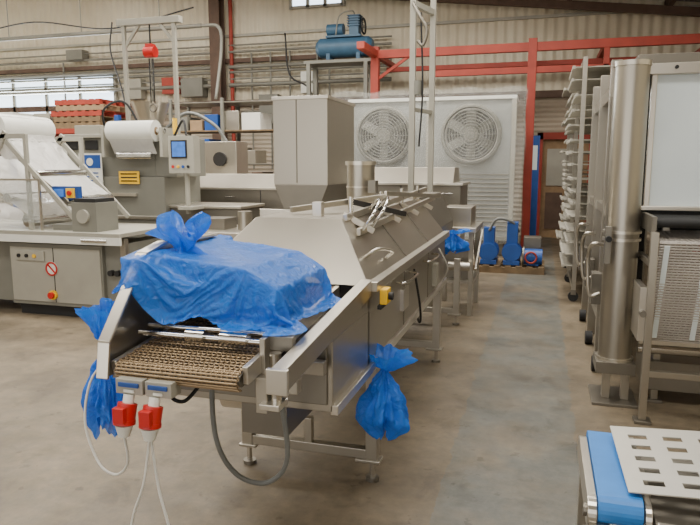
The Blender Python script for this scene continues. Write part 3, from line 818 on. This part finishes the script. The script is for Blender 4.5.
for i in range(7): b.cyl((.68,4.28+i*.06,1.25),(2.4,4.28+i*.06,1.25),.028,BLACK,14)
b.box(.66,2.4,4.70,4.72,1.17,1.30,BLACK)
b.box(.655,.68,4.22,4.72,1.19,1.29,STEELD)
b.done()
b = B('mesh_curtain_belt', g)
MESH = mat('mesh_belt_light',(184,178,170),.5,.3,.1)
pts = []
for i in range(60):
    t = i/59
    if t < .35: y = 4.66-(t/.35)*.46; z = 1.17-.03*(t/.35)
    else: q = (t-.35)/.65; y = 4.2-.02*math.sin(q*PI)+.22*q; z = 1.14-.66*q
    pts.append((y,z))
for i,(y,z) in enumerate(pts): b.cyl((.70,y,z),(2.4,y,z),.0065,MESH,6)
for k in range(56):
    x = .70+k*.03; b.tube([Vector((x+(.009 if i%2 else -.009),y-.004,z+.004)) for i,(y,z) in enumerate(pts)],.003,MESH,4,1)
for k in range(6):
    x = .74+k*.22; b.beam((x,4.18,1.12),(x,4.40,.50),.03,.006,WHITEP)
b.done()
b = B('curtain_frame', g)
for x,y in ((.67,4.2),(.80,4.62)):
    b.box(x-.022,x+.022,y-.022,y+.022,0.02,1.2,STEEL); b.box(x-.05,x+.05,y-.05,y+.05,0,.02,STEELD)
b.box(.66,2.4,4.44,4.48,.44,.49,STEELL); b.box(.66,2.4,4.18,4.22,.30,.34,STEEL)
b.beam((.67,4.2,.62),(.67,4.7,.62),.03,.04,STEEL); b.beam((.67,4.2,1.0),(.67,4.7,1.0),.03,.04,STEEL)
b.cyl((.66,4.5,.40),(2.4,4.5,.40),.035,CHROME,20)
b.box(1.5,1.54,4.18,4.22,0,.34,STEEL)
b.box(.61,.65,4.2,4.5,.52,.86,STEELL); b.cyl((.63,4.2,.7),(.63,4.16,.7),.02,STEELD,14)
b.box(.72,2.4,4.55,4.95,0.1,.3,STEELD)
b.done(.003)

# ------------------------------------------------------------------ small blue belt conveyor bottom right
g = group('small_belt_conveyor')
def belt_pts(y0,y1,z,r):
    out = []
    for k in range(13): a = PI/2+k*PI/12; out.append((y0+math.cos(a)*r, z+math.sin(a)*r))
    for k in range(13): a = -PI/2+k*PI/12; out.append((y1+math.cos(a)*r, z+math.sin(a)*r))
    return out
b = B('belt', g)
poly = belt_pts(1.95,2.42,.575,.045)
b.prism([(.205,y,z) for y,z in poly],(.125,0,0),BLUEB)
b.done(.002)
b = B('frame', g)
b.prism([(.175,y,z) for y,z in belt_pts(1.95,2.40,.56,.045)],(.028,0,0),STEELL)
b.prism([(.335,y,z) for y,z in belt_pts(1.95,2.40,.56,.045)],(.02,0,0),STEELL)
b.box(.36,1.0,1.88,2.42,.44,.575,STEELD); b.box(.36,1.0,1.86,1.88,.42,.59,STEELL); b.box(.36,1.0,1.80,1.86,.42,.44,STEELL)
b.cyl((.36,1.83,.50),(1.0,1.83,.50),.025,CHROME,18)
for x in (.2,.98):
    for y in (2.0,2.36): b.box(x-.018,x+.018,y-.018,y+.018,0,.52,STEEL)
b.box(.2,1.0,2.34,2.38,.25,.29,STEEL); b.box(.18,.24,1.82,1.95,.48,.54,STEEL); b.cyl((.175,1.95,.56),(.165,1.95,.56),.02,STEELD,14)
for x in (.35,.96): b.box(x-.01,x+.01,2.0,2.4,.57,.625,STEEL)
b.done(.003)
b = B('perforated_plate', g)
PLATE = mat('plate_stainless',(198,195,186),.35,.45,.05)
xs = [0]
for i in range(5): xs += [xs[-1]+.05, xs[-1]+.05+.06]
xs.append(xs[-1]+.05)
ys = [0]
for i in range(5): ys += [ys[-1]+.045, ys[-1]+.045+.03]
ys.append(ys[-1]+.06)
M = Matrix.Translation((.29,1.95,.635)) @ Matrix.Rotation(math.radians(4),4,'X') @ Matrix.Rotation(math.radians(-3),4,'Y')
for i in range(len(xs)-1):
    for j in range(len(ys)-1):
        if i%2 and j%2: continue
        v = [M @ Vector((xs[a]-.03*ys[c],ys[c],0)) for a,c in ((i,j),(i+1,j),(i+1,j+1),(i,j+1))]
        b.add(v,[(0,1,2,3)],PLATE)
bmesh.ops.remove_doubles(b.bm, verts=b.bm.verts, dist=.0005)
b.done(0,.004)

# ------------------------------------------------------------------ lighting
w = bpy.data.worlds.new('World'); bpy.context.scene.world = w; w.use_nodes = True
w.node_tree.nodes['Background'].inputs[0].default_value = (1,.97,.92,1); w.node_tree.nodes['Background'].inputs[1].default_value = 2.3
def area(name, loc, rot, sx, sy, e, col=(1,.94,.84)):
    l = bpy.data.lights.new(name,'AREA'); l.shape = 'RECTANGLE'; l.size = sx; l.size_y = sy; l.energy = e; l.color = col
    o = bpy.data.objects.new(name,l); o.location = loc; o.rotation_euler = rot; bpy.context.scene.collection.objects.link(o)
rz = math.atan(.12)
area('skylight_lamp_1',(-5.5,5.4,5.8),(0,rz,0),13,1.3,850)
area('skylight_lamp_2',(-6.5,9.6,5.9),(0,rz,0),14,1.3,1400)
area('skylight_lamp_3',(-3,1.2,5.5),(0,rz,0),9,1.5,330)
area('window_daylight_lamp',(-13.6,14.8,3.45),(math.radians(-90),0,0),5.2,.8,900,(.9,.96,1))

# ------------------------------------------------------------------ camera
cd = bpy.data.cameras.new('camera'); cd.sensor_width = 36; cd.lens = 640/700*36
co = bpy.data.objects.new('camera',cd); co.location = (0,0,1.6)
co.rotation_euler = (math.radians(90-8.66),0,math.radians(16.52)); bpy.context.scene.collection.objects.link(co)
bpy.context.scene.camera = co
